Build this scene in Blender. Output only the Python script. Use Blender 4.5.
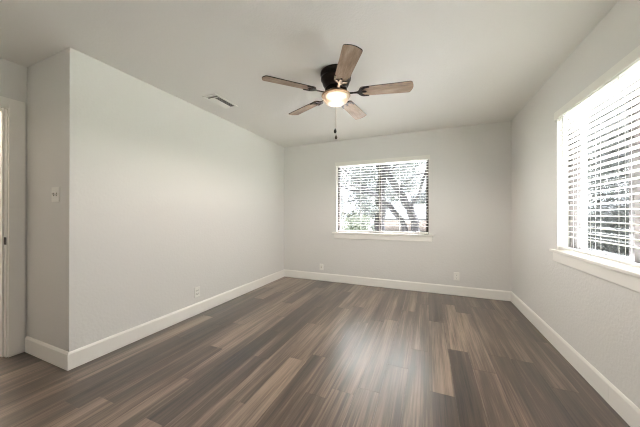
import bpy, bmesh, math, random
from mathutils import Vector, Matrix

for o in list(bpy.data.objects):
    bpy.data.objects.remove(o)
S = bpy.context.scene
COL = S.collection
PI = math.pi

# ------------------------------------------------------------------ camera, sky, exposure
# origin: floor point under the camera; +x along the far wall, +y into the room
XL, XR, YB, YC, XA, H = -2.495, 1.043, 4.177, 1.043, -3.178, 2.44
YR = -1.70                                   # wall behind the camera
cam = bpy.data.cameras.new('camera')
cam.sensor_width = 36.0
cam.lens = 255.315 * 36 / 640
cam.clip_start = 0.02
co = bpy.data.objects.new('camera', cam)
COL.objects.link(co)
co.location = (0, 0, 1.1752)
co.rotation_euler = (PI / 2 + 0.00259, 0, 0.39877)
S.camera = co

SKY = 3.8
world = bpy.data.worlds.new('overcast_sky')
S.world = world
world.use_nodes = True
wt = world.node_tree
wt.nodes.clear()
wo = wt.nodes.new('ShaderNodeOutputWorld')
wb = wt.nodes.new('ShaderNodeBackground')
wb.inputs['Strength'].default_value = SKY
wr = wt.nodes.new('ShaderNodeValToRGB')
wr.color_ramp.elements[0].position = 0.30
wr.color_ramp.elements[0].color = (0.78, 0.84, 0.92, 1)
wr.color_ramp.elements[1].position = 0.75
wr.color_ramp.elements[1].color = (0.96, 1.0, 1.06, 1)
wn = wt.nodes.new('ShaderNodeTexNoise')
wn.inputs['Scale'].default_value = 2.2
wn.inputs['Detail'].default_value = 4
wc = wt.nodes.new('ShaderNodeTexCoord')
wt.links.new(wc.outputs['Generated'], wn.inputs['Vector'])
wt.links.new(wn.outputs['Fac'], wr.inputs['Fac'])
wt.links.new(wr.outputs['Color'], wb.inputs['Color'])
wt.links.new(wb.outputs[0], wo.inputs['Surface'])


# hazy high sunlight added from the right to bounce off ground and slats
bounce_sun = bpy.data.lights.new('bounce_sun', 'SUN')
bounce_sun.energy = 300.0
bounce_sun.angle = math.radians(14)
bounce_sun.color = (0.98, 0.985, 1.14)
so = bpy.data.objects.new('bounce_sun', bounce_sun)
so.rotation_euler = Vector((-0.24, -0.20, -0.95)).to_track_quat('-Z', 'Y').to_euler()
COL.objects.link(so)


def portal(name, loc, rot, sx, sy):          # marks the window openings for sky sampling
    l = bpy.data.lights.new(name, 'AREA')
    l.shape = 'RECTANGLE'
    l.size, l.size_y = sx, sy
    l.cycles.is_portal = True
    o = bpy.data.objects.new(name, l)
    o.location, o.rotation_euler = loc, rot
    COL.objects.link(o)


portal('window_daylight', (-0.72, YB + 0.19, 1.46), (-PI / 2, 0, 0), 1.6, 1.3)
portal('window_daylight', (XR + 0.19, 2.135, 1.46), (PI / 2, 0, PI / 2), 1.6, 1.3)
portal('window_daylight', (0.45, YR - 0.19, 1.45), (PI / 2, 0, 0), 1.0, 1.3)

LAMP = 94.0                                   # the bulb inside the fan's lamp glass, watts

S.view_settings.view_transform = 'Standard'
S.view_settings.look = 'None'
S.view_settings.exposure = 0.68
S.view_settings.gamma = 1.0
S.view_settings.use_curve_mapping = False
S.cycles.max_bounces = 14
S.cycles.diffuse_bounces = 9
S.cycles.glossy_bounces = 4
S.cycles.transparent_max_bounces = 16
S.cycles.sample_clamp_direct = 1.1
S.cycles.sample_clamp_indirect = 9.0
S.cycles.filter_width = 1.1
S.cycles.use_denoising = True


# ------------------------------------------------------------------ materials
def srgb(r, g, b):
    def f(c):
        c /= 255
        return c / 12.92 if c <= 0.04045 else ((c + 0.055) / 1.055) ** 2.4
    return (f(r), f(g), f(b), 1)


def mat(name, col, rough=0.5, metal=0.0, spec=0.5, bump=None, var=0.0, vscale=6.0):
    """procedural principled; bump=(scale, strength, distance)"""
    m = bpy.data.materials.new(name)
    m.use_nodes = True
    nt = m.node_tree
    b = nt.nodes['Principled BSDF']
    b.inputs['Base Color'].default_value = col
    b.inputs['Roughness'].default_value = rough
    b.inputs['Metallic'].default_value = metal
    b.inputs['Specular IOR Level'].default_value = spec
    tc = nt.nodes.new('ShaderNodeTexCoord')
    if var:
        n = nt.nodes.new('ShaderNodeTexNoise')
        n.inputs['Scale'].default_value = vscale
        n.inputs['Detail'].default_value = 3
        nt.links.new(tc.outputs['Object'], n.inputs['Vector'])
        mx = nt.nodes.new('ShaderNodeMix')
        mx.data_type = 'RGBA'
        mx.inputs['A'].default_value = tuple(c * (1 - var) for c in col[:3]) + (1,)
        mx.inputs['B'].default_value = tuple(min(1, c * (1 + var)) for c in col[:3]) + (1,)
        nt.links.new(n.outputs['Fac'], mx.inputs['Factor'])
        nt.links.new(mx.outputs['Result'], b.inputs['Base Color'])
    if bump:
        n = nt.nodes.new('ShaderNodeTexNoise')
        n.inputs['Scale'].default_value = bump[0]
        n.inputs['Detail'].default_value = 2.5
        nt.links.new(tc.outputs['Object'], n.inputs['Vector'])
        bp = nt.nodes.new('ShaderNodeBump')
        bp.inputs['Strength'].default_value = bump[1]
        bp.inputs['Distance'].default_value = bump[2]
        nt.links.new(n.outputs['Fac'], bp.inputs['Height'])
        nt.links.new(bp.outputs['Normal'], b.inputs['Normal'])
    return m


M_WALL = mat('wall_paint', srgb(228, 226, 223), 0.55, spec=0.35, bump=(48, 0.35, 0.006))
M_CEIL = mat('ceiling_paint', srgb(238, 236, 232), 0.8, spec=0.2, bump=(85, 0.32, 0.006))
M_TRIM = mat('trim_paint', srgb(246, 243, 238), 0.38, spec=0.45)
M_PLATE = mat('white_plastic', srgb(242, 240, 235), 0.3)
M_SLOT = mat('dark_slot', srgb(84, 80, 76), 0.6)
M_BLIND = mat('blind_vinyl', srgb(240, 238, 232), 0.42)
M_CORD = mat('blind_cord', srgb(214, 212, 206), 0.8)
M_BRONZE = mat('window_bronze', srgb(52, 46, 42), 0.45, metal=0.3)
M_ORB = mat('oil_rubbed_bronze', srgb(38, 30, 26), 0.34, metal=0.75, var=0.2, vscale=30)
M_GOLD = mat('aged_brass', srgb(150, 124, 98), 0.38, metal=0.55, var=0.12, vscale=20)
M_SUB = mat('sub_floor', srgb(28, 23, 20), 0.9)
M_BARK = mat('tree_bark', srgb(21, 20, 20), 0.95, spec=0.1, bump=(14, 0.6, 0.05), var=0.35, vscale=5)
M_GRASS = mat('lawn', srgb(84, 86, 72), 0.95, spec=0.1, var=0.3, vscale=0.8)
M_PORCH = mat('porch_paint', srgb(120, 117, 114), 0.7)
M_BOUNCE = mat('pale_bounce_slab', srgb(205, 203, 197), 0.9, spec=0.1, var=0.06, vscale=1.5)
M_ROOF = mat('roof_shingle', srgb(44, 44, 43), 0.9, spec=0.1, var=0.15, vscale=3)
M_SIDING = mat('neighbour_siding', srgb(86, 77, 71), 0.8, var=0.06, vscale=2)
M_PALE = mat('pale_siding', srgb(96, 98, 100), 0.8, var=0.10, vscale=1.2)
M_DARKGLASS = mat('house_glass', srgb(96, 102, 108), 0.15)


def leaf_mat(name, col, var):
    m = mat(name, col, 0.6, spec=0.3, var=var, vscale=2.5)
    nt = m.node_tree
    b = nt.nodes['Principled BSDF']
    out = [n for n in nt.nodes if n.type == 'OUTPUT_MATERIAL'][0]
    tr = nt.nodes.new('ShaderNodeBsdfTranslucent')
    tr.inputs['Color'].default_value = tuple(c * 1.1 for c in col[:3]) + (1,)
    mx = nt.nodes.new('ShaderNodeMixShader')
    mx.inputs[0].default_value = 0.35
    nt.links.new(b.outputs[0], mx.inputs[1])
    nt.links.new(tr.outputs[0], mx.inputs[2])
    nt.links.new(mx.outputs[0], out.inputs['Surface'])
    return m


M_LEAF = leaf_mat('oak_leaves', srgb(28, 31, 26), 0.45)
M_LEAFB = leaf_mat('shrub_leaves', srgb(33, 37, 23), 0.4)
M_LEAFP = leaf_mat('far_leaves', srgb(34, 36, 33), 0.3)


def glass_mat():
    m = bpy.data.materials.new('window_glass')
    m.use_nodes = True
    nt = m.node_tree
    nt.nodes.clear()
    out = nt.nodes.new('ShaderNodeOutputMaterial')
    t = nt.nodes.new('ShaderNodeBsdfTransparent')
    t.inputs['Color'].default_value = (0.93, 0.95, 0.94, 1)
    g = nt.nodes.new('ShaderNodeBsdfGlossy')
    g.inputs['Roughness'].default_value = 0.02
    lw = nt.nodes.new('ShaderNodeLayerWeight')          # facing 0..1 -> Schlick reflectance
    lw.inputs['Blend'].default_value = 0.5
    pw = nt.nodes.new('ShaderNodeMath')
    pw.operation = 'POWER'
    pw.inputs[1].default_value = 5.0
    nt.links.new(lw.outputs['Facing'], pw.inputs[0])
    fr = nt.nodes.new('ShaderNodeMath')
    fr.operation = 'MULTIPLY_ADD'
    fr.inputs[1].default_value = 0.6
    fr.inputs[2].default_value = 0.035
    nt.links.new(pw.outputs[0], fr.inputs[0])
    mx = nt.nodes.new('ShaderNodeMixShader')
    nt.links.new(fr.outputs[0], mx.inputs[0])
    nt.links.new(t.outputs[0], mx.inputs[1])
    nt.links.new(g.outputs[0], mx.inputs[2])
    nt.links.new(mx.outputs[0], out.inputs['Surface'])
    return m


M_GLASS = glass_mat()


def lamp_mat():
    """frosted lamp glass, backlit by the bulb in its middle"""
    m = bpy.data.materials.new('frosted_lamp_glass')
    m.use_nodes = True
    nt = m.node_tree
    b = nt.nodes['Principled BSDF']
    b.inputs['Base Color'].default_value = srgb(226, 208, 182)
    b.inputs['Roughness'].default_value = 0.35
    tc = nt.nodes.new('ShaderNodeTexCoord')
    ln = nt.nodes.new('ShaderNodeVectorMath')
    ln.operation = 'LENGTH'
    nt.links.new(tc.outputs['Object'], ln.inputs[0])
    mr = nt.nodes.new('ShaderNodeMapRange')
    mr.interpolation_type = 'SMOOTHERSTEP'
    mr.inputs['From Min'].default_value = 0.060
    mr.inputs['From Max'].default_value = 0.110
    mr.inputs['To Min'].default_value = 1.0
    mr.inputs['To Max'].default_value = 0.0
    nt.links.new(ln.outputs['Value'], mr.inputs['Value'])
    pw = nt.nodes.new('ShaderNodeMath')
    pw.operation = 'POWER'
    pw.inputs[1].default_value = 1.6
    nt.links.new(mr.outputs[0], pw.inputs[0])
    ml = nt.nodes.new('ShaderNodeMath')
    ml.operation = 'MULTIPLY_ADD'
    ml.inputs[1].default_value = 14.0
    ml.inputs[2].default_value = 0.12
    nt.links.new(pw.outputs[0], ml.inputs[0])
    b.inputs['Emission Color'].default_value = (1.0, 0.94, 0.86, 1)
    nt.links.new(ml.outputs[0], b.inputs['Emission Strength'])
    out = [n for n in nt.nodes if n.type == 'OUTPUT_MATERIAL'][0]
    tp = nt.nodes.new('ShaderNodeBsdfTransparent')      # frosted glass lets about half the bulb's light straight through
    tp.inputs['Color'].default_value = (1.0, 0.97, 0.92, 1)
    mx = nt.nodes.new('ShaderNodeMixShader')
    mx.inputs[0].default_value = 0.5
    nt.links.new(b.outputs[0], mx.inputs[1])
    nt.links.new(tp.outputs[0], mx.inputs[2])
    nt.links.new(mx.outputs[0], out.inputs['Surface'])
    return m


M_LAMP = lamp_mat()


def wood_nodes(nt, vec, tone, dark, mid, light, along, across, streak=0.55):
    """vec: socket (x across, y along in metres); tone: socket -1..1. returns colour socket, grain socket"""
    def noise(sx, sy, detail, rough=0.6, dist=0.0):
        mp = nt.nodes.new('ShaderNodeMapping')
        mp.inputs['Scale'].default_value = (sx, sy, 1)
        nt.links.new(vec, mp.inputs['Vector'])
        n = nt.nodes.new('ShaderNodeTexNoise')
        n.inputs['Scale'].default_value = 1
        n.inputs['Detail'].default_value = detail
        n.inputs['Roughness'].default_value = rough
        n.inputs['Distortion'].default_value = dist
        nt.links.new(mp.outputs[0], n.inputs['Vector'])
        return n.outputs['Fac']

    def math_(op, a, b):
        m = nt.nodes.new('ShaderNodeMath')
        m.operation = op
        for i, v in enumerate((a, b)):
            if isinstance(v, (int, float)):
                m.inputs[i].default_value = v
            else:
                nt.links.new(v, m.inputs[i])
        return m.outputs[0]
    broad = noise(across * 0.30, along * 0.8, 4, 0.60, 0.0)
    fine = noise(across * 2.0, along * 2.0, 6, 0.70, 0.0)
    a = math_('MULTIPLY', math_('SUBTRACT', broad, 0.5), streak * 2.8)
    c = math_('MULTIPLY', math_('SUBTRACT', fine, 0.5), streak * 1.9)
    t = math_('MULTIPLY', tone, 0.31)
    f = math_('ADD', math_('ADD', math_('ADD', a, c), t), 0.5)
    r = nt.nodes.new('ShaderNodeValToRGB')
    r.color_ramp.elements[0].position = 0.05
    r.color_ramp.elements[0].color = dark
    r.color_ramp.elements[1].position = 0.95
    r.color_ramp.elements[1].color = light
    e = r.color_ramp.elements.new(0.5)
    e.color = mid
    nt.links.new(f, r.inputs['Fac'])
    return r.outputs['Color'], fine


def floor_mat():
    m = bpy.data.materials.new('vinyl_plank')
    m.use_nodes = True
    nt = m.node_tree
    b = nt.nodes['Principled BSDF']
    tc = nt.nodes.new('ShaderNodeTexCoord')
    at = nt.nodes.new('ShaderNodeAttribute')
    at.attribute_name = 'tone'
    sd = nt.nodes.new('ShaderNodeAttribute')
    sd.attribute_name = 'seed'
    cb = nt.nodes.new('ShaderNodeCombineXYZ')
    nt.links.new(sd.outputs['Fac'], cb.inputs['Z'])
    ad = nt.nodes.new('ShaderNodeVectorMath')
    ad.operation = 'ADD'
    nt.links.new(tc.outputs['Object'], ad.inputs[0])
    nt.links.new(cb.outputs[0], ad.inputs[1])
    col, fine = wood_nodes(nt, ad.outputs[0], at.outputs['Fac'],
                           srgb(30, 21, 16), srgb(84, 68, 57), srgb(150, 129, 112), 1.0, 52)
    nt.links.new(col, b.inputs['Base Color'])
    mr = nt.nodes.new('ShaderNodeMapRange')
    mr.inputs['To Min'].default_value = 0.27
    mr.inputs['To Max'].default_value = 0.40
    nt.links.new(fine, mr.inputs['Value'])
    nt.links.new(mr.outputs[0], b.inputs['Roughness'])
    b.inputs['Specular IOR Level'].default_value = 0.3
    b.inputs['Coat Weight'].default_value = 0.8
    b.inputs['Coat Roughness'].default_value = 0.28
    b.inputs['Coat IOR'].default_value = 1.62
    bp = nt.nodes.new('ShaderNodeBump')
    bp.inputs['Strength'].default_value = 0.12
    bp.inputs['Distance'].default_value = 0.002
    nt.links.new(fine, bp.inputs['Height'])
    nt.links.new(bp.outputs['Normal'], b.inputs['Normal'])
    return m


M_FLOOR = floor_mat()


def blade_mat():
    m = bpy.data.materials.new('weathered_blade_wood')
    m.use_nodes = True
    nt = m.node_tree
    b = nt.nodes['Principled BSDF']
    b.inputs['Roughness'].default_value = 0.5
    tc = nt.nodes.new('ShaderNodeTexCoord')
    oi = nt.nodes.new('ShaderNodeObjectInfo')
    sp = nt.nodes.new('ShaderNodeSeparateXYZ')
    nt.links.new(tc.outputs['Object'], sp.inputs[0])
    cb = nt.nodes.new('ShaderNodeCombineXYZ')
    nt.links.new(sp.outputs['Y'], cb.inputs['X'])
    nt.links.new(sp.outputs['X'], cb.inputs['Y'])
    ml = nt.nodes.new('ShaderNodeMath')
    ml.operation = 'MULTIPLY'
    ml.inputs[1].default_value = 37
    nt.links.new(oi.outputs['Random'], ml.inputs[0])
    nt.links.new(ml.outputs[0], cb.inputs['Z'])
    v = nt.nodes.new('ShaderNodeValue')
    v.outputs[0].default_value = 0.0
    col, _ = wood_nodes(nt, cb.outputs[0], v.outputs[0], srgb(84, 66, 52), srgb(150, 126, 104), srgb(188, 168, 148), 5, 60, 0.5)
    nt.links.new(col, b.inputs['Base Color'])
    return m


M_BLADE = blade_mat()


# ------------------------------------------------------------------ mesh helpers
def link(name, bm, mats, parent=None, smooth=False, loc=None):
    me = bpy.data.meshes.new(name)
    bmesh.ops.recalc_face_normals(bm, faces=bm.faces)
    bm.to_mesh(me)
    bm.free()
    for m in (mats if isinstance(mats, (list, tuple)) else [mats]):
        me.materials.append(m)
    if smooth:
        for p in me.polygons:
            p.use_smooth = True
    o = bpy.data.objects.new(name, me)
    COL.objects.link(o)
    if parent:
        o.parent = parent
    if loc:
        o.location = loc
    return o


def tag(o, label=None, cat=None, group=None, kind=None):
    if label:
        o['label'] = label
    if cat:
        o['category'] = cat
    if group:
        o['group'] = group
    if kind:
        o['kind'] = kind
    return o


def empty(name, loc=(0, 0, 0), rz=0.0):
    o = bpy.data.objects.new(name, None)
    o.empty_display_size = 0.1
    COL.objects.link(o)
    o.location = loc
    o.rotation_euler = (0, 0, rz)
    return o


def box(bm, x0, x1, y0, y1, z0, z1, bevel=0.0, mi=0):
    vs = [bm.verts.new(c) for c in ((x0, y0, z0), (x1, y0, z0), (x1, y1, z0), (x0, y1, z0),
                                    (x0, y0, z1), (x1, y0, z1), (x1, y1, z1), (x0, y1, z1))]
    fs = [bm.faces.new([vs[i] for i in f]) for f in ((3, 2, 1, 0), (4, 5, 6, 7), (0, 1, 5, 4), (1, 2, 6, 5), (2, 3, 7, 6), (3, 0, 4, 7))]
    for f in fs:
        f.material_index = mi
    if bevel:
        es = list({e for f in fs for e in f.edges})
        bmesh.ops.bevel(bm, geom=es, offset=bevel, segments=2, affect='EDGES', profile=0.5)
    return vs


def prism(bm, poly, z0, z1, mi=0):
    a = [bm.verts.new((x, y, z0)) for x, y in poly]
    b = [bm.verts.new((x, y, z1)) for x, y in poly]
    n = len(poly)
    fs = [bm.faces.new(a[::-1]), bm.faces.new(b)]
    for i in range(n):
        fs.append(bm.faces.new((a[i], a[(i + 1) % n], b[(i + 1) % n], b[i])))
    for f in fs:
        f.material_index = mi
    return fs


def extrude_profile(bm, prof, p0, p1, out, m0=0.0, m1=0.0):
    """sweeps a profile [(d, z)] from p0 to p1; d is along 'out'; m0/m1 mitre (metres per d)"""
    p0, p1, out = Vector(p0), Vector(p1), Vector(out)
    t = (p1 - p0).normalized()
    a = [bm.verts.new(p0 + out * d + Vector((0, 0, z)) + t * (m0 * d)) for d, z in prof]
    b = [bm.verts.new(p1 + out * d + Vector((0, 0, z)) + t * (m1 * d)) for d, z in prof]
    n = len(prof)
    bm.faces.new(a)
    bm.faces.new(b[::-1])
    for i in range(n):
        bm.faces.new((a[i], a[(i + 1) % n], b[(i + 1) % n], b[i]))


def lathe(bm, prof, seg=40, centre=(0, 0), mi=0):
    rings = []
    for r, z in prof:
        if r < 1e-5:
            rings.append([bm.verts.new((centre[0], centre[1], z))])
        else:
            rings.append([bm.verts.new((centre[0] + r * math.cos(2 * PI * k / seg), centre[1] + r * math.sin(2 * PI * k / seg), z)) for k in range(seg)])
    for A, B in zip(rings, rings[1:]):
        for k in range(seg):
            k2 = (k + 1) % seg
            if len(A) == 1 and len(B) == 1:
                continue
            if len(A) == 1:
                f = bm.faces.new((A[0], B[k2], B[k]))
            elif len(B) == 1:
                f = bm.faces.new((A[k], A[k2], B[0]))
            else:
                f = bm.faces.new((A[k], A[k2], B[k2], B[k]))
            f.material_index = mi
    for R in (rings[0], rings[-1]):
        if len(R) > 2:
            bm.faces.new(R).material_index = mi


def tube(bm, pts, rads, seg=8):
    pts = [Vector(p) for p in pts]
    rings = []
    for i, p in enumerate(pts):
        t = (pts[min(i + 1, len(pts) - 1)] - pts[max(i - 1, 0)]).normalized()
        up = Vector((0, 0, 1)) if abs(t.z) < 0.9 else Vector((1, 0, 0))
        u = t.cross(up).normalized()
        v = t.cross(u)
        r = rads[i] if isinstance(rads, (list, tuple)) else rads
        rings.append([bm.verts.new(p + (u * math.cos(2 * PI * k / seg) + v * math.sin(2 * PI * k / seg)) * r) for k in range(seg)])
    for A, B in zip(rings, rings[1:]):
        for k in range(seg):
            bm.faces.new((A[k], A[(k + 1) % seg], B[(k + 1) % seg], B[k]))
    bm.faces.new(rings[0])
    bm.faces.new(rings[-1])


# ------------------------------------------------------------------ room shell
def planks():
    """floor: boards running into the room, each with its own tone"""
    rnd = random.Random(11)
    W, L, X0 = 0.151, 1.22, -1.195
    joints = {-7: 1.728, -5: 0.968, -4: 1.727, -3: 1.315, -2: 0.97, -1: 1.745, 0: 1.28, 5: 2.92, 9: 2.49, 10: 2.24,
              11: 1.30, 12: 2.51, 13: 3.43, 14: 2.955, 1: 0.62, 2: 1.95, 3: 0.30, 4: 1.62, 6: 2.05, 7: 1.15, 8: 1.85}
    # (row, boards beyond the noted joint; -1 = the board on the near side) : tone
    tones = {(-7, -1): -.5, (-7, 0): -.7, (-6, 0): -.6, (-5, -1): .75, (-5, 0): -.1, (-5, 1): .5, (-4, -1): -.1, (-4, 0): .6, (-4, 1): -.5, (-3, -1): .2, (-3, 0): .35, (-3, 1): .5, (-3, 2): -.6,
             (-2, -1): .5, (-2, 0): -.9, (-2, 1): -.8, (-2, 2): -.1, (-1, -1): .0, (-1, 0): -.5, (-1, 1): -.4, (0, -1): .75, (0, 0): .45, (0, 1): -.1,
             (1, -1): .2, (1, 0): .65, (1, 1): .5, (1, 2): .3, (2, -1): .1, (2, 0): .15, (2, 1): .3, (3, 0): -.1, (3, 1): .1, (3, 2): .3,  # middle rows toned lighter to help the window glare
             (4, -1): .2, (4, 0): .1, (4, 1): -.3, (5, -1): .6, (5, 0): -.1, (6, -1): .3, (6, 0): .1, (6, 1): .35, (7, 0): .25, (7, 1): .1, (7, 2): .0,
             (8, -1): -.2, (8, 0): .2, (8, 1): -.55, (9, -1): -.65, (9, 0): .45, (9, 1): -.6, (10, -1): .4, (10, 0): .45, (10, 1): -.1, (11, -1): -.2, (11, 0): -.3, (11, 1): .0,
             (12, -1): -.6, (12, 0): -.1, (12, 1): -.6, (13, -1): -.05, (13, 0): .5, (14, -1): -.1, (14, 0): -.85}
    bm = bmesh.new()
    box(bm, -4.75, XR + 0.05, YR - 0.05, YB + 0.05, -0.12, -0.004, mi=1)
    tl = bm.faces.layers.float.new('tone')
    sl = bm.faces.layers.float.new('seed')
    for r in range(-24, 15):
        x0, x1 = X0 + W * r, min(X0 + W * (r + 1), XR + 0.01)
        if x0 > XR:
            break
        j = joints.get(r, rnd.uniform(0, L))
        n0 = math.floor((YR - j) / L)
        for n in range(n0, 6):
            y0, y1 = max(j + n * L, YR), min(j + (n + 1) * L, YB + 0.01)
            if y1 - y0 < 0.01:
                continue
            rv = rnd.uniform(-0.75, 0.7)
            t = tones.get((r, n), rv)
            g = 0.0004
            vs = box(bm, x0 + g, x1 - g, y0 + g, y1 - g, -0.004, 0.0)
            for f in {f for v in vs for f in v.link_faces}:
                f[tl] = t
                f[sl] = r * 3.7 + n * 11.3
    tag(link('floor', bm, [M_FLOOR, M_SUB]), 'floor of brown grey wood look planks running into the room', kind='structure')


planks()

bm = bmesh.new()
box(bm, -4.75, XR + 0.2, YR - 0.2, YB + 0.2, H, H + 0.15)
tag(link('ceiling', bm, M_CEIL), 'white textured ceiling', kind='structure')

WT = 0.20
# openings
BX0, BX1 = -1.458, 0.018
RY0, RY1 = 1.405, 2.864
OZ0, OZ1 = 0.845, 2.05


def wall_with_holes(name, label, axis, c0, a0, a1, holes, side=1):
    """axis 'y': wall plane at y=c0 running in x; axis 'x': wall at x=c0 running in y. One closed mesh; holes = (u0, u1, z0, z1)."""
    bm = bmesh.new()
    us = sorted({a0, a1} | {h[0] for h in holes} | {h[1] for h in holes})
    zs = sorted({-0.12, H} | {h[2] for h in holes} | {h[3] for h in holes})
    grid = {}

    def g(d, i, k):
        if (d, i, k) not in grid:
            u, z, c = us[i], zs[k], c0 + side * d * WT
            grid[d, i, k] = bm.verts.new((u, c, z) if axis == 'y' else (c, u, z))
        return grid[d, i, k]

    def solid(i, k):
        if i < 0 or k < 0 or i >= len(us) - 1 or k >= len(zs) - 1:
            return False
        u, z = (us[i] + us[i + 1]) / 2, (zs[k] + zs[k + 1]) / 2
        return not any(h[0] < u < h[1] and h[2] < z < h[3] for h in holes)
    for i in range(len(us) - 1):
        for k in range(len(zs) - 1):
            if not solid(i, k):
                continue
            for d in (0, 1):
                bm.faces.new((g(d, i, k), g(d, i + 1, k), g(d, i + 1, k + 1), g(d, i, k + 1)))
            for (di, dk), (p, q) in (((-1, 0), ((i, k), (i, k + 1))), ((1, 0), ((i + 1, k), (i + 1, k + 1))),
                                     ((0, -1), ((i, k), (i + 1, k))), ((0, 1), ((i, k + 1), (i + 1, k + 1)))):
                if not solid(i + di, k + dk):
                    bm.faces.new((g(0, *p), g(0, *q), g(1, *q), g(1, *p)))
    return tag(link(name, bm, M_WALL), label, kind='structure')


QX0, QX1, QZ0, QZ1 = 0.05, 0.85, 0.95, 1.95     # small window added behind the camera for its light
wall_with_holes('wall_back', 'light grey wall across the far end of the room', 'y', YB, XL - 0.15, XR, [(BX0, BX1, OZ0, OZ1)])
wall_with_holes('wall_right', 'light grey wall on the right', 'x', XR, YR - WT, YB + WT, [(RY0, RY1, OZ0, OZ1)])

bm = bmesh.new()
prism(bm, [(XL, YC), (XL, YB), (XL - 0.15, YB), (XL - 0.15, YC + 0.15)], -0.12, H)
tag(link('wall_left', bm, M_WALL), 'light grey wall on the left', kind='structure')
bm = bmesh.new()
prism(bm, [(XA, YC), (XL, YC), (XL - 0.15, YC + 0.15), (XA - 0.15, YC + 0.15)], -0.12, H)
tag(link('wall_alcove', bm, M_WALL), 'short wall stepping back beside the doorway, with the light switch', kind='structure')

DY0, DY1, DZ = 0.150, 0.930, 2.035      # doorway in the recessed wall
bm = bmesh.new()
box(bm, XA - 0.12, XA, DY1 + 0.02, YC, -0.12, H)
box(bm, XA - 0.12, XA, YR, DY0 - 0.02, -0.12, H)
box(bm, XA - 0.12, XA, DY0 - 0.02, DY1 + 0.02, DZ + 0.02, H)
tag(link('wall_doorway', bm, M_WALL), 'recessed wall at far left holding the doorway', kind='structure')
wall_with_holes('wall_rear', 'wall behind the camera', 'y', YR, -4.75, XR, [(QX0, QX1, QZ0, QZ1)], -1)
bm = bmesh.new()
box(bm, -4.75, -4.60, YR, 2.6, -0.12, H)
box(bm, -4.60, XA - 0.15, 2.45, 2.6, -0.12, H)
tag(link('wall_hall', bm, M_WALL), 'pale hall wall seen through the doorway', kind='structure')

# unseen point light added to brighten the hall
hl = bpy.data.lights.new('hall_fill', 'POINT')
hl.energy = 26
hl.color = (1.0, 0.90, 0.76)
hl.shadow_soft_size = 0.12
ho = bpy.data.objects.new('hall_fill', hl)
ho.location = (-3.95, 0.9, 2.2)
COL.objects.link(ho)

# ------------------------------------------------------------------ baseboards
BH, BT = 0.135, 0.014
PROF = [(0, 0.003), (BT, 0.003), (BT, BH - 0.016), (BT * 0.55, BH - 0.004), (BT * 0.3, BH), (0, BH)]


def baseboard(name, label, p0, p1, out, m0=0, m1=0):
    bm = bmesh.new()
    extrude_profile(bm, PROF, p0, p1, out, m0, m1)
    tag(link(name, bm, M_TRIM), label, kind='structure')


baseboard('baseboard_left', 'white baseboard along the left wall', (XL, YC, 0), (XL, YB, 0), (1, 0, 0), -1, -1)
baseboard('baseboard_back', 'white baseboard under the far window', (XL, YB, 0), (XR, YB, 0), (0, -1, 0), 1, -1)
SEAM = 2.15
baseboard('baseboard_right', 'white baseboard along the right wall, far length', (XR, SEAM + 0.0008, 0), (XR, YB, 0), (-1, 0, 0), 0, -1)
baseboard('baseboard_right', 'white baseboard along the right wall, near length', (XR, YR, 0), (XR, SEAM - 0.0008, 0), (-1, 0, 0), 0, 0)
baseboard('baseboard_alcove', 'white baseboard under the light switch', (XA + 0.018, YC, 0), (XL, YC, 0), (0, -1, 0), 0, 1)

# ------------------------------------------------------------------ doorway at far left
door = tag(empty('door_1', (XA, 0.54, 0)), 'white cased doorway at the far left edge', kind='structure')


def dpart(name, boxes, m, label=None, bev=0.0):
    bm = bmesh.new()
    for b in boxes:
        box(bm, *b, bevel=bev)
    o = link(name, bm, m, door)
    o.matrix_parent_inverse = Matrix.Translation((-XA, -0.54, 0))
    return tag(o, label)


CW = 0.085
dpart('door_casing', [(XA, XA + 0.018, DY1 + 0.006, DY1 + 0.006 + CW + 0.008, 0.002, DZ + 0.006 + CW),
                      (XA, XA + 0.018, DY0 - 0.006 - CW, DY0 - 0.006, 0.002, DZ + 0.006 + CW),
                      (XA, XA + 0.018, DY0 - 0.006, DY1 + 0.006, DZ + 0.006, DZ + 0.006 + CW)], M_TRIM, bev=0.003)
dpart('door_jamb', [(XA - 0.12, XA, DY1, DY1 + 0.02, 0.002, DZ + 0.02), (XA - 0.12, XA, DY0 - 0.02, DY0, 0.002, DZ + 0.02),
                    (XA - 0.12, XA, DY0, DY1, DZ, DZ + 0.02)], M_TRIM)
dpart('door_stop', [(XA - 0.075, XA - 0.040, DY1 - 0.012, DY1, 0.002, DZ), (XA - 0.075, XA - 0.040, DY0, DY0 + 0.012, 0.002, DZ),
                    (XA - 0.075, XA - 0.040, DY0 + 0.012, DY1 - 0.012, DZ - 0.012, DZ)], M_TRIM)
dpart('strike_plate', [(XA - 0.036, XA - 0.001, DY1 - 0.003, DY1, 0.925, 0.985)], M_ORB, 'dark bronze strike plate on the door jamb')


# ------------------------------------------------------------------ unseen window added behind the camera to balance the light
qw = tag(empty('window_3', (QX0, YR, 0)), 'small unseen window added behind the camera for light', kind='structure')
bm = bmesh.new()
w = QX1 - QX0
for a, b, c, d in ((0, 0.04, QZ0, QZ1), (w - 0.04, w, QZ0, QZ1), (0.04, w - 0.04, QZ0, QZ0 + 0.04), (0.04, w - 0.04, QZ1 - 0.04, QZ1), (0.04, w - 0.04, 1.43, 1.47)):
    box(bm, a, b, -0.14, -0.08, c, d)
link('window_frame', bm, M_BRONZE, qw)
bm = bmesh.new()
box(bm, 0.04, w - 0.04, -0.112, -0.108, QZ0 + 0.04, 1.43)
box(bm, 0.04, w - 0.04, -0.112, -0.108, 1.47, QZ1 - 0.04)
link('pane', bm, M_GLASS, qw)

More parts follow.
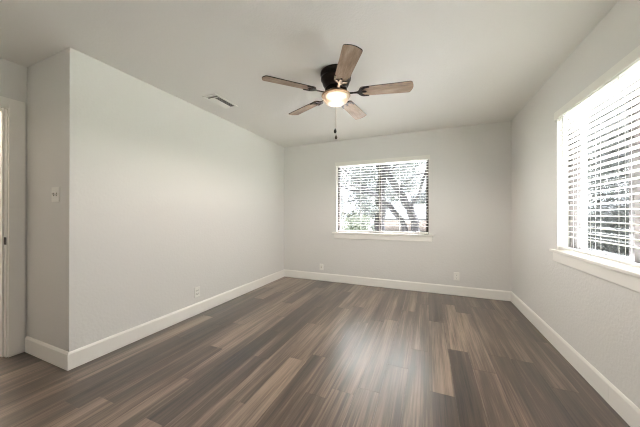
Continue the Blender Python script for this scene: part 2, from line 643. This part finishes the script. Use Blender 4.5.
# ------------------------------------------------------------------ windows and blinds
def window(n, label, loc, rz, W, left_cap):
    """built in a local frame: x along the wall as seen from inside, +y outward, wall face at y=0, x=0 at the opening's left edge"""
    root = tag(empty('window_%d' % n, loc, rz), label, kind='structure')
    z0, z1 = OZ0, OZ1
    fd0, fd1, fw = 0.076, 0.146, 0.037
    bm = bmesh.new()
    box(bm, 0, fw, fd0, fd1, z0, z1)
    box(bm, W - fw, W, fd0, fd1, z0, z1)
    box(bm, fw, W - fw, fd0, fd1, z0, z0 + fw)
    box(bm, fw, W - fw, fd0, fd1, z1 - fw, z1)
    link('window_frame', bm, M_BRONZE, root)['label'] = 'dark bronze window frame'
    bm = bmesh.new()
    box(bm, W / 2 - 0.022, W / 2 + 0.022, fd0 + 0.008, fd1 - 0.01, z0 + fw, z1 - fw)
    link('meeting_stile', bm, M_BRONZE, root)
    bm = bmesh.new()
    for a, b, d in ((fw, W / 2 - 0.022, 0.105), (W / 2 + 0.022, W - fw, 0.125)):
        box(bm, a, b, d, d + 0.004, z0 + fw, z1 - fw)
    link('pane', bm, M_GLASS, root)
    # white liner boards in the reveal
    bm = bmesh.new()
    box(bm, 0.0005, 0.003, 0.001, fd0, z0, z1)
    box(bm, W - 0.003, W - 0.0005, 0.001, fd0, z0, z1)
    box(bm, 0.003, W - 0.003, 0.001, fd0, z1 - 0.003, z1)
    link('reveal_liner', bm, M_TRIM, root)
    bm = bmesh.new()                                    # stool
    box(bm, -0.066, W + 0.066, -0.032, 0.0, z0 - 0.003, z0 + 0.020, bevel=0.005)
    box(bm, 0.003, W - 0.003, 0.0, fd0, z0, z0 + 0.019)
    link('window_stool', bm, M_TRIM, root)
    bm = bmesh.new()                                    # apron
    e = 0.040
    box(bm, -e, W + e, -0.016, 0.0, z0 - 0.083, z0 - 0.003, bevel=0.003)
    link('apron', bm, M_TRIM, root)
    return root


def blind(label, group, loc, rz, W, wand_x, ladders, tilt):
    root = tag(empty('window_blind', loc, rz), label, 'blind')
    g = 0.007
    zt, zb = 2.048, 0.898
    bm = bmesh.new()                                    # valance with short returns
    box(bm, -0.014, W + 0.014, -0.014, -0.004, 2.000, 2.066, bevel=0.003)
    box(bm, -0.014, -0.004, -0.004, 0.0, 2.000, 2.066)
    box(bm, W + 0.004, W + 0.014, -0.004, 0.0, 2.000, 2.066)
    link('valance', bm, M_BLIND, root)
    bm = bmesh.new()
    box(bm, g, W - g, 0.006, 0.062, 2.003, 2.045)
    link('head_rail', bm, M_BLIND, root)
    bm = bmesh.new()
    pitch = 0.0432
    n = int((1.992 - zb - 0.02) / pitch)
    zc = 0.034
    for i in range(n):
        z = 1.982 - i * pitch
        segs = 6
        top, bot = [], []
        for s in range(segs + 1):
            u = -1 + 2 * s / segs
            d = u * 0.025
            crown = 0.0028 * (1 - u * u)
            ct, st = math.cos(tilt), math.sin(tilt)
            for lst, th in ((top, 0.0014), (bot, -0.0014)):
                zz = crown + th
                lst.append((zc + d * ct - zz * st, z + d * st + zz * ct))
        prof = top + bot[::-1]
        a = [bm.verts.new((g, y, zz)) for y, zz in prof]
        b = [bm.verts.new((W - g, y, zz)) for y, zz in prof]
        m = len(prof)
        bm.faces.new(a)
        bm.faces.new(b[::-1])
        for k in range(m):
            bm.faces.new((a[k], a[(k + 1) % m], b[(k + 1) % m], b[k]))
    link('slats', bm, M_BLIND, root)
    bm = bmesh.new()
    box(bm, g, W - g, 0.009, 0.059, zb - 0.018, zb, bevel=0.004)
    link('bottom_rail', bm, M_BLIND, root)
    for x in ladders:
        bm = bmesh.new()
        for y in (zc - 0.0275, zc + 0.0275):
            tube(bm, [(x, y, zb - 0.01), (x, y, 2.005)], 0.0011, 5)
        tube(bm, [(x, zc, zb - 0.01), (x, zc, 2.005)], 0.0009, 5)
        link('ladder_cord', bm, M_CORD, root)
    bm = bmesh.new()
    tube(bm, [(wand_x, -0.002, 2.0), (wand_x, -0.004, 1.96), (wand_x, -0.004, 1.43)], 0.0045, 6)
    tube(bm, [(wand_x, -0.004, 1.43), (wand_x, -0.004, 1.40)], [0.0045, 0.007], 6)
    link('tilt_wand', bm, M_CORD, root)
    return root


WB = BX1 - BX0
window(1, 'window in the far wall with bronze frame and white sill', (BX0, YB, 0), 0, WB, 0)
blind('white horizontal slat blind on the far wall window in front of the trees', None, (BX0, YB, 0), 0, WB, 0.035,
      [0.113, 0.425, WB / 2, WB - 0.425, WB - 0.113], math.radians(2))
WR = RY1 - RY0
window(2, 'window in the right wall with bronze frame and white sill', (XR, RY1, 0), -PI / 2, WR, 0)
blind('white horizontal slat blind on the right wall window, nearest the camera', None, (XR, RY1, 0), -PI / 2, WR, 0.113,
      [0.19, 0.482, 0.773, 1.064, 1.30], math.radians(-2))


# ------------------------------------------------------------------ outlets, switch, vent
def copyless_plate(root, w, h):
    bm = bmesh.new()
    vs = box(bm, -w / 2, w / 2, -0.006, 0.0, -h / 2, h / 2)
    front = [v for v in vs if v.co.y < -0.003]
    for v in front:
        v.co.x *= 0.93
        v.co.z *= 0.96
    return link('cover_plate', bm, M_PLATE, root)


def socket(root, z):
    bm = bmesh.new()
    box(bm, -0.016, 0.016, -0.0085, -0.006, z - 0.014, z + 0.014, bevel=0.004)
    s = link('socket', bm, M_PLATE, root)
    bm = bmesh.new()
    box(bm, -0.0085, -0.0060, -0.0092, -0.0084, z - 0.002, z + 0.008)
    box(bm, 0.0060, 0.0085, -0.0092, -0.0084, z - 0.001, z + 0.007)
    box(bm, -0.0025, 0.0025, -0.0092, -0.0084, z - 0.010, z - 0.005)
    link('slots', bm, M_SLOT, s)


def screw(root, x, z, y=-0.006):
    bm = bmesh.new()
    lathe(bm, [(0, 0), (0.003, 0), (0.0025, 0.0012), (0, 0.0014)], 10)
    o = link('screw', bm, M_PLATE, root)
    o.location = (x, y, z)
    o.rotation_euler = (PI / 2, 0, 0)


def outlet(label, loc, rz):
    root = tag(empty('wall_outlet', loc, rz), label, 'outlet')
    copyless_plate(root, 0.072, 0.116)
    socket(root, 0.020)
    socket(root, -0.020)
    screw(root, 0, 0)


outlet('white duplex outlet low on the left wall', (XL, 2.205, 0.262), PI / 2)
outlet('white duplex outlet low on the far wall right of the window', (0.385, YB, 0.275), 0)

root = tag(empty('cable_jack', (-1.733, YB, 0.240), 0), 'small white cable jack plate low on the far wall left of the window', 'wall jack')
copyless_plate(root, 0.070, 0.108)
bm = bmesh.new()
lathe(bm, [(0.0085, 0), (0.0085, 0.003), (0.0048, 0.003), (0.0048, 0.010), (0, 0.010)], 12)
jk = link('coaxial_connector', bm, M_GOLD, root)
jk.location = (0, -0.006, 0)
jk.rotation_euler = (PI / 2, 0, 0)
screw(root, 0, 0.042)
screw(root, 0, -0.042)

root = tag(empty('light_switch', (-2.688, YC, 1.330), 0), 'white two gang toggle switch plate on the alcove wall', 'light switch')
copyless_plate(root, 0.117, 0.118)
for x, up in ((-0.023, 1), (0.023, -1)):
    bm = bmesh.new()
    box(bm, x - 0.0055, x + 0.0055, -0.0066, -0.0058, -0.0125, 0.0125)
    sl = link('toggle_slot', bm, M_SLOT, root)
    bm = bmesh.new()
    vs = box(bm, x - 0.0042, x + 0.0042, -0.019, -0.006, -0.005, 0.005)
    for v in vs:
        if v.co.y < -0.01:
            v.co.z += 0.008 * up
    link('toggle', bm, M_PLATE, root)
    screw(root, x, 0.031)
    screw(root, x, -0.031)

# ceiling vent: short near bank of cross vanes, long bank of lengthwise vanes
root = tag(empty('ceiling_vent', (-2.135, 2.205, H), 0), 'white louvred air vent in the ceiling near the left wall', 'vent')
VX, VY = 0.092, 0.172
bm = bmesh.new()
fr = 0.022
for b in ((-VX, -VX + fr, -VY, VY), (VX - fr, VX, -VY, VY), (-VX + fr, VX - fr, -VY, -VY + fr), (-VX + fr, VX - fr, VY - fr, VY)):
    box(bm, b[0], b[1], b[2], b[3], -0.007, 0.0)
box(bm, -VX + fr, VX - fr, -VY + 0.066, -VY + 0.074, -0.007, 0.0)
link('frame', bm, M_PLATE, root)
bm = bmesh.new()
box(bm, -VX + fr, VX - fr, -VY + fr, VY - fr, -0.0012, -0.0006)  # dark plate stands in for the shade inside the duct
link('duct_shadow_plate', bm, M_BRONZE, root).name = 'duct_shade'


def vane(bm, a, b, c, w, ang):
    """flat vane from a to b at z=c, tilted by ang about its length"""
    a, b = Vector(a), Vector(b)
    t = (b - a).normalized()
    s = Vector((-t.y, t.x, 0))
    d = s * (w / 2 * math.cos(ang)) + Vector((0, 0, w / 2 * math.sin(ang)))
    n = t.cross(d).normalized() * 0.0006
    vs = [bm.verts.new(p + k * d + j * n) for p in (a, b) for k in (-1, 1) for j in (-1, 1)]
    for f in ((0, 1, 3, 2), (4, 6, 7, 5), (0, 4, 5, 1), (2, 3, 7, 6), (0, 2, 6, 4), (1, 5, 7, 3)):
        bm.faces.new([vs[i] for i in f])


bm = bmesh.new()
for i in range(3):
    y = -VY + fr + 0.008 + i * 0.0145
    vane(bm, (-VX + fr, y, -0.0065), (VX - fr, y, -0.0065), 0, 0.013, math.radians(35 if i else 60))
link('cross_vanes', bm, M_PLATE, root)
bm = bmesh.new()
for i in range(8):
    x = -VX + fr + 0.009 + i * 0.0185
    if x > VX - fr:
        break
    sgn = 1 if i < 4 else -1
    vane(bm, (x, -VY + 0.074, -0.0065), (x, VY - fr, -0.0065), 0, 0.0165, math.radians(-28 if sgn > 0 else 28))
link('long_vanes', bm, M_PLATE, root)

# ------------------------------------------------------------------ ceiling fan
FX, FY, BZ, BR, BPH = -0.753, 2.153, 2.250, 0.657, 0.1966
fan = tag(empty('ceiling_fan', (FX, FY, H), 0), 'five blade ceiling fan with weathered wood blades, dark bronze motor and lit bowl lamp', 'ceiling fan')


def fpart(name, bm, m, label=None, smooth=True, parent=None):
    o = link(name, bm, m, parent or fan, smooth)
    if label:
        o['label'] = label
    return o


bm = bmesh.new()
lathe(bm, [(0.0, 0.0), (0.132, 0.0), (0.138, -0.006), (0.138, -0.026), (0.131, -0.031), (0.129, -0.055), (0.134, -0.060), (0.134, -0.068), (0.127, -0.074),
           (0.116, -0.112), (0.104, -0.132), (0.094, -0.140), (0.0, -0.140)], 48)
mo = fpart('motor_housing', bm, M_ORB, 'dark bronze motor housing')
mo.data.polygons.foreach_set('use_smooth', [True] * len(mo.data.polygons))
bm = bmesh.new()
lathe(bm, [(0.0, -0.140), (0.090, -0.140), (0.098, -0.146), (0.098, -0.160), (0.088, -0.166), (0.0, -0.166)], 40)
fpart('flywheel', bm, M_ORB)
bm = bmesh.new()
lathe(bm, [(0.0, -0.166), (0.070, -0.166), (0.074, -0.176), (0.092, -0.186), (0.118, -0.197), (0.127, -0.203), (0.129, -0.212), (0.122, -0.214), (0.0, -0.214)], 48)
fpart('lamp_fitter', bm, M_GOLD, 'tan brass lamp fitter ring')
bm = bmesh.new()
prof = [(0.120, -0.002), (0.121, -0.010), (0.116, -0.022), (0.112, -0.025), (0.110, -0.034), (0.100, -0.048), (0.082, -0.062), (0.058, -0.072), (0.030, -0.078), (0.0, -0.080)]
lathe(bm, prof, 48)
gl = fpart('lamp_glass', bm, M_LAMP, 'glowing frosted glass bowl')
gl.location = (0, 0, -0.212)
bl = bpy.data.lights.new('fan_bulb', 'SPOT')           # bulb as a downward cone, shaped to keep light off blades and ceiling
bl.spot_size = math.radians(172)
bl.spot_blend = 0.45
bl.energy = LAMP
bl.color = (1.0, 0.95, 0.89)
bl.shadow_soft_size = 0.03
bo = bpy.data.objects.new('fan_bulb', bl)
bo.location = (FX, FY, H - 0.262)
COL.objects.link(bo)

# blades: one built, then copied
def blade_mesh():
    bm = bmesh.new()
    r0, r1 = 0.205, BR
    pts = []
    w0, w1 = 0.056, 0.068
    rc = 0.022
    pts += [(r0 + 0.004, -w0 + 0.018), (r0 + 0.018, -w0)]
    pts += [(r1 - rc - 0.012, -w1)]
    for k in range(1, 6):
        a = -PI / 2 + k * PI / 12
        pts.append((r1 - rc - 0.012 + rc * math.cos(a), -w1 + rc + rc * math.sin(a)))
    for k in range(-3, 4):
        y = k / 4 * (w1 - rc)
        pts.append((r1 - 0.011 * (y / (w1 - rc)) ** 2, y))
    for k in range(1, 6):
        a = k * PI / 12
        pts.append((r1 - rc - 0.012 + rc * math.cos(a), w1 - rc + rc * math.sin(a)))
    pts += [(r1 - rc - 0.012, w1), (r0 + 0.018, w0), (r0 + 0.004, w0 - 0.018)]
    fs = prism(bm, pts, -0.003, 0.003)
    for f in fs[2:]:
        f.material_index = 1
    return bm


def iron_mesh():
    bm = bmesh.new()
    n = 10                                              # arm from flywheel to blade root
    arm = [(0.085, 0.013), (0.12, 0.010), (0.155, 0.0075), (0.185, 0.010), (0.205, 0.020)]
    prism(bm, arm + [(x, -y) for x, y in arm[::-1]], -0.0105, -0.0045)
    # crescent that hugs the blade's root with two horns and a middle prong
    outer, inner = [], []
    for k in range(n + 1):
        a = PI * 0.5 + PI * k / n
        outer.append((0.262 + 0.066 * math.cos(a) * 1.02, 0.060 * math.sin(a)))
        inner.append((0.268 + 0.040 * math.cos(a), 0.046 * math.sin(a)))
    outer[0] = (0.292, 0.058); outer[-1] = (0.292, -0.058)
    inner[0] = (0.292, 0.050); inner[-1] = (0.292, -0.050)
    prism(bm, outer + inner[::-1], -0.0100, -0.0035)
    prism(bm, [(0.222, 0.012), (0.262, 0.008), (0.270, 0.0), (0.262, -0.008), (0.222, -0.012)], -0.0095, -0.0035)
    for x, y in ((0.255, 0.0), (0.240, 0.037), (0.240, -0.037)):
        bm2 = [(x + 0.005 * math.cos(t * PI / 4), y + 0.005 * math.sin(t * PI / 4)) for t in range(8)]
        prism(bm, bm2, -0.0125, -0.0095)
    return bm


b0 = link('blade', blade_mesh(), [M_BLADE, M_ORB], fan)
i0 = link('blade_iron', iron_mesh(), M_ORB, b0)
i0['label'] = 'dark bronze blade bracket'
for k in range(5):
    if k == 0:
        b = b0
    else:
        b = b0.copy()
        COL.objects.link(b)
        b.parent = fan
        i = i0.copy()
        COL.objects.link(i)
        i.parent = b
    R = Matrix.Rotation(BPH + k * 2 * PI / 5, 4, 'Z') @ Matrix.Rotation(math.radians(-12), 4, 'X')
    b.matrix_local = Matrix.Translation((0, 0, BZ - H)) @ R

for (cx, cy, ztop, zbot, nm) in ((0.039, -0.131, -0.205, 1.895 - H, 'near'), (-0.043, 0.128, -0.205, 1.925 - H, 'far')):
    bm = bmesh.new()
    tube(bm, [(cx * 0.85, cy * 0.85, ztop), (cx, cy, ztop - 0.006), (cx, cy, zbot)], 0.0013, 5)
    ch = fpart('pull_chain', bm, M_GOLD)
    bm = bmesh.new()
    lathe(bm, [(0, 0), (0.004, 0), (0.006, -0.008), (0.0115, -0.020), (0.012, -0.030), (0.007, -0.040), (0, -0.042)], 14, (cx, cy))
    bmesh.ops.translate(bm, vec=(0, 0, zbot), verts=bm.verts)
    fpart('fob', bm, M_ORB, 'small dark bronze fob', parent=ch)

# ------------------------------------------------------------------ outdoors (the room is upstairs: ground 3 m below)
GZ = -3.0
bm = bmesh.new()
box(bm, -60, 60, YB + 0.6, 90, GZ - 0.3, GZ)
box(bm, XR + 0.6, 60, -40, YB + 0.6, GZ - 0.3, GZ)
box(bm, -60, XR + 0.6, -40, YR - 0.6, GZ - 0.3, GZ)
bm2 = bmesh.new()  # unseen pale slab, added to bounce daylight onto the ceiling
box(bm2, -9, XR + 14, YB + 0.6, 16, GZ, GZ + 0.02)
box(bm2, XR + 0.6, XR + 14, -12, YB + 0.6, GZ, GZ + 0.02)
box(bm2, -9, XR + 0.6, -12, YR - 0.6, GZ, GZ + 0.02)
tag(link('bounce_slab', bm2, M_BOUNCE), 'pale slab below the windows, added out of view to bounce daylight up', kind='structure')
tag(link('ground', bm, M_GRASS), 'lawn outside below the windows', kind='structure')


def leaves(bm, rnd, centres, n, size):
    for _ in range(n):
        c, r = rnd.choice(centres)
        while True:
            d = Vector((rnd.uniform(-1, 1), rnd.uniform(-1, 1), rnd.uniform(-1, 1)))
            if d.length < 1:
                break
        p = Vector(c) + d * r
        u = Vector((rnd.gauss(0, 1), rnd.gauss(0, 1), rnd.gauss(0, 1))).normalized()
        v = u.orthogonal().normalized()
        s = size * rnd.uniform(0.6, 1.3)
        w = u.cross(v) * 0.12 * s
        a = [bm.verts.new(p - u * s), bm.verts.new(p + v * s * 0.45 + w), bm.verts.new(p + u * s), bm.verts.new(p - v * s * 0.45 + w)]
        bm.faces.new(a)


def tree(name, label, cat, base, limbs, clusters, nleaf, size, lm, seed, group=None):
    rnd = random.Random(seed)
    root = tag(empty(name, base, 0), label, cat, group)
    B = Vector(base)
    bm = bmesh.new()
    for pts, rr in limbs:
        P, Rr = [], []
        for i in range(len(pts) - 1):                 # refine with a little wobble
            for s in range(3):
                t = s / 3
                p = Vector(pts[i]).lerp(Vector(pts[i + 1]), t)
                if s:
                    p += Vector((rnd.uniform(-1, 1), rnd.uniform(-1, 1), rnd.uniform(-.5, .5))) * rr[i] * 0.35
                P.append(p - B)
                Rr.append(rr[i] + (rr[i + 1] - rr[i]) * t)
        P.append(Vector(pts[-1]) - B)
        Rr.append(rr[-1])
        tube(bm, P, Rr, 9)
    link('trunk', bm, M_BARK, root, True)
    bm = bmesh.new()
    leaves(bm, rnd, [(Vector(c) - B, r) for c, r in clusters], nleaf, size)
    link('foliage', bm, lm, root)
    return root


# upright oak left of the window's middle bar
rt = random.Random(3)
limbs = [([(-1.62, 10.0, GZ), (-1.66, 10, 0.4), (-1.70, 10, 1.7), (-1.62, 10, 2.7), (-1.56, 10, 3.6), (-1.3, 10.2, 5.2)], [.26, .20, .185, .17, .15, .08]),
         ([(-1.78, 10, 1.75), (-2.32, 9.9, 2.29), (-2.75, 9.8, 2.67), (-3.2, 9.7, 3.10), (-4.0, 9.5, 3.5)], [.085, .06, .05, .035, .015]),
         ([(-1.78, 10, 1.80), (-2.32, 10.1, 2.09), (-2.85, 10.2, 2.15), (-3.4, 10.3, 2.36), (-4.3, 10.4, 2.5)], [.075, .05, .045, .03, .012]),
         ([(-1.6, 10, 2.9), (-2.1, 10.2, 3.4), (-2.9, 10.4, 3.8)], [.08, .06, .02]),
         ([(-1.6, 10, 2.6), (-1.2, 9.8, 3.3), (-0.6, 9.6, 3.9)], [.08, .06, .02]),
         ([(-2.3, 10.1, 2.1), (-2.7, 10.1, 1.75), (-3.4, 10, 1.6)], [.04, .025, .01])]
cl = [((rt.uniform(-4.4, -0.6), rt.uniform(9.3, 11.3), rt.uniform(1.5, 4.6)), rt.uniform(.25, .55)) for _ in range(34)]
def push(p, f=1.27):                                  # farther from the camera along the same bearing
    return (p[0] * f, p[1] * f, max(GZ, 1.175 + (p[2] - 1.175) * f) if p[2] > GZ else GZ)


limbs = [([push(p) for p in pts], [r * 1.27 for r in rr]) for pts, rr in limbs]
cl = [(push(c), r * 1.27) for c, r in cl]
tree('oak_tree', 'dark oak with thick upright trunk left of the far window middle bar', 'tree', (-2.06, 12.7, GZ), limbs, cl, 6500, 0.085, M_LEAF, 5)

limbs = [([(-0.10, 9.4, GZ), (-0.20, 9.4, -0.6), (-0.33, 9.4, 0.4), (-0.40, 9.4, 0.9), (-0.56, 9.4, 1.38), (-0.93, 9.4, 1.96), (-1.30, 9.4, 2.60), (-1.52, 9.4, 3.2), (-1.9, 9.6, 4.2)], [.21, .17, .14, .14, .135, .13, .115, .10, .05]),
         ([(-0.24, 9.4, -0.6), (-0.62, 9.45, 0.36), (-0.84, 9.45, 0.93), (-1.22, 9.4, 1.45), (-1.68, 9.4, 1.83), (-2.15, 9.3, 2.14), (-2.8, 9.2, 2.3)], [.12, .105, .10, .085, .07, .05, .02]),
         ([(-0.56, 9.4, 1.38), (-0.25, 9.3, 1.9), (-0.05, 9.2, 2.6), (0.3, 9.1, 3.3)], [.06, .05, .035, .015]),
         ([(-0.95, 9.4, 2.0), (-0.6, 9.5, 2.4), (-0.3, 9.7, 2.6), (0.2, 9.8, 2.7)], [.06, .045, .03, .012]),
         ([(-1.3, 9.4, 2.6), (-0.9, 9.3, 3.0), (-0.4, 9.2, 3.5)], [.05, .035, .015])]
cl = [((rt.uniform(-1.3, 1.0), rt.uniform(8.9, 10.6), rt.uniform(1.5, 4.4)), rt.uniform(.25, .5)) for _ in range(22)] + \
     [((rt.uniform(0.2, 2.6), rt.uniform(8.6, 10.6), rt.uniform(1.9, 4.4)), rt.uniform(.3, .6)) for _ in range(14)]
tree('oak_tree', 'dark oak with two leaning limbs right of the far window middle bar', 'tree', (-0.10, 9.4, GZ), limbs, cl, 5500, 0.066, M_LEAF, 8)

cl = [((rt.uniform(-4.8, -2.4), rt.uniform(10.4, 11.4), rt.uniform(-0.9, 1.35)), rt.uniform(.28, .45)) for _ in range(38)]
tree('tall_shrub', 'yellow green bush at lower left of the far window', 'shrub', (-3.5, 11, GZ),
     [([(-3.5, 11, GZ), (-3.4, 11, -1.2), (-3.0, 11, 0.2)], [.07, .05, .02]), ([(-3.5, 11, -2), (-3.9, 11.1, -.8), (-4.1, 11.1, 0.3)], [.05, .04, .02])],
     cl, 7000, 0.065, M_LEAFB, 9)

for k, (x, y, r, top) in enumerate(((-15.5, 37, 3.2, 3.6), (-7.2, 40, 3.4, 5.2), (1.2, 41, 3.2, 4.2))):
    rr = random.Random(20 + k)
    cl = [((x + rr.uniform(-1, 1) * r, y + rr.uniform(-1, 1) * r * .7, top * .45 + rr.uniform(-.5, .5) * (top + 1)), rr.uniform(.8, 1.3)) for _ in range(34)]
    tree('distant_tree', ['pale distant tree behind the bush, farthest left', 'pale distant tree behind the upright oak', 'pale distant tree behind the house roof at right'][k], 'tree',
         (x, y, GZ), [([(x, y, GZ), (x + .1, y, 0), (x, y, top * .6)], [.3, .22, .08])], cl, 4500, 0.19, M_LEAFP, 30 + k)


def house(label, loc, rz, w, d, eave, wall_m, wins):
    """gabled house: local x along the front, front face at y=0, z=0 at its ground"""
    root = tag(empty('neighbor_house', loc, rz), label, 'house')
    bm = bmesh.new()
    box(bm, 0, w, 0, d, 0, eave)
    link('walls', bm, wall_m, root)
    bm = bmesh.new()
    ov, rise = 0.45, d * 0.20
    prof = [(-ov, eave - 0.02), (d / 2, eave + rise), (d + ov, eave - 0.02), (d + ov, eave + 0.14), (d / 2, eave + rise + 0.18), (-ov, eave + 0.14)]
    a = [bm.verts.new((-ov, y, z)) for y, z in prof]
    b = [bm.verts.new((w + ov, y, z)) for y, z in prof]
    bm.faces.new(a)
    bm.faces.new(b[::-1])
    for k in range(6):
        bm.faces.new((a[k], a[(k + 1) % 6], b[(k + 1) % 6], b[k]))
    link('roof', bm, M_ROOF, root)
    for x0, x1, z0, z1 in wins:
        bm = bmesh.new()
        box(bm, x0, x1, -0.05, 0, z0, z1)
        f = link('window', bm, M_PORCH, root)
        bm = bmesh.new()
        box(bm, x0 + 0.06, x1 - 0.06, -0.06, -0.05, z0 + 0.06, z1 - 0.06)
        link('pane', bm, M_DARKGLASS, f)
    return root


h1 = house('low beige house with grey roof behind the leaning oak', (-3.9, 24.0, GZ), 0, 9.0, 7.0, 3.62, M_SIDING, [(0.7, 1.7, 1.2, 2.5), (5.2, 6.4, 1.2, 2.5)])
bm = bmesh.new()
box(bm, 0.3, 8.4, -2.4, 0.0, 2.46, 2.62)
link('porch_roof', bm, M_PORCH, h1)
for x in (0.5, 3.0, 5.6, 8.2):
    bm = bmesh.new()
    box(bm, x - 0.07, x + 0.07, -2.3, -2.16, 0, 2.46)
    link('porch_post', bm, M_PORCH, h1)

house('pale grey house outside the right wall window', (17.0, 44.0, GZ), -PI / 2, 26.0, 8.0, 3.6, M_PALE,
      [(4.0, 5.3, 2.3, 3.6), (8.5, 9.8, 2.3, 3.6), (13.0, 14.3, 2.3, 3.6), (17.5, 18.8, 2.3, 3.6)])
for k, (x, y, top) in enumerate(((8.6, 14.0, 8.0), (9.4, 20.5, 9.0), (10.0, 28.0, 10.0))):
    rr = random.Random(50 + k)
    cl = [((x + rr.uniform(-1, 1) * 1.7, y + rr.uniform(-1, 1) * 2.4, rr.uniform(-1.6, top)), rr.uniform(.6, 1.0)) for _ in range(80)]
    tree('garden_tree', ['leafy tree outside the right wall window, nearest to the house', 'leafy tree outside the right wall window, second from the house', 'leafy tree outside the right wall window, farthest from the house'][k], 'tree', (x, y, GZ),
         [([(x, y, GZ), (x + .05, y, -1.4), (x, y, 1.2), (x + .2, y, top - .5)], [.2, .16, .10, .03])], cl, 15000, 0.14, M_LEAFP, 60 + k)
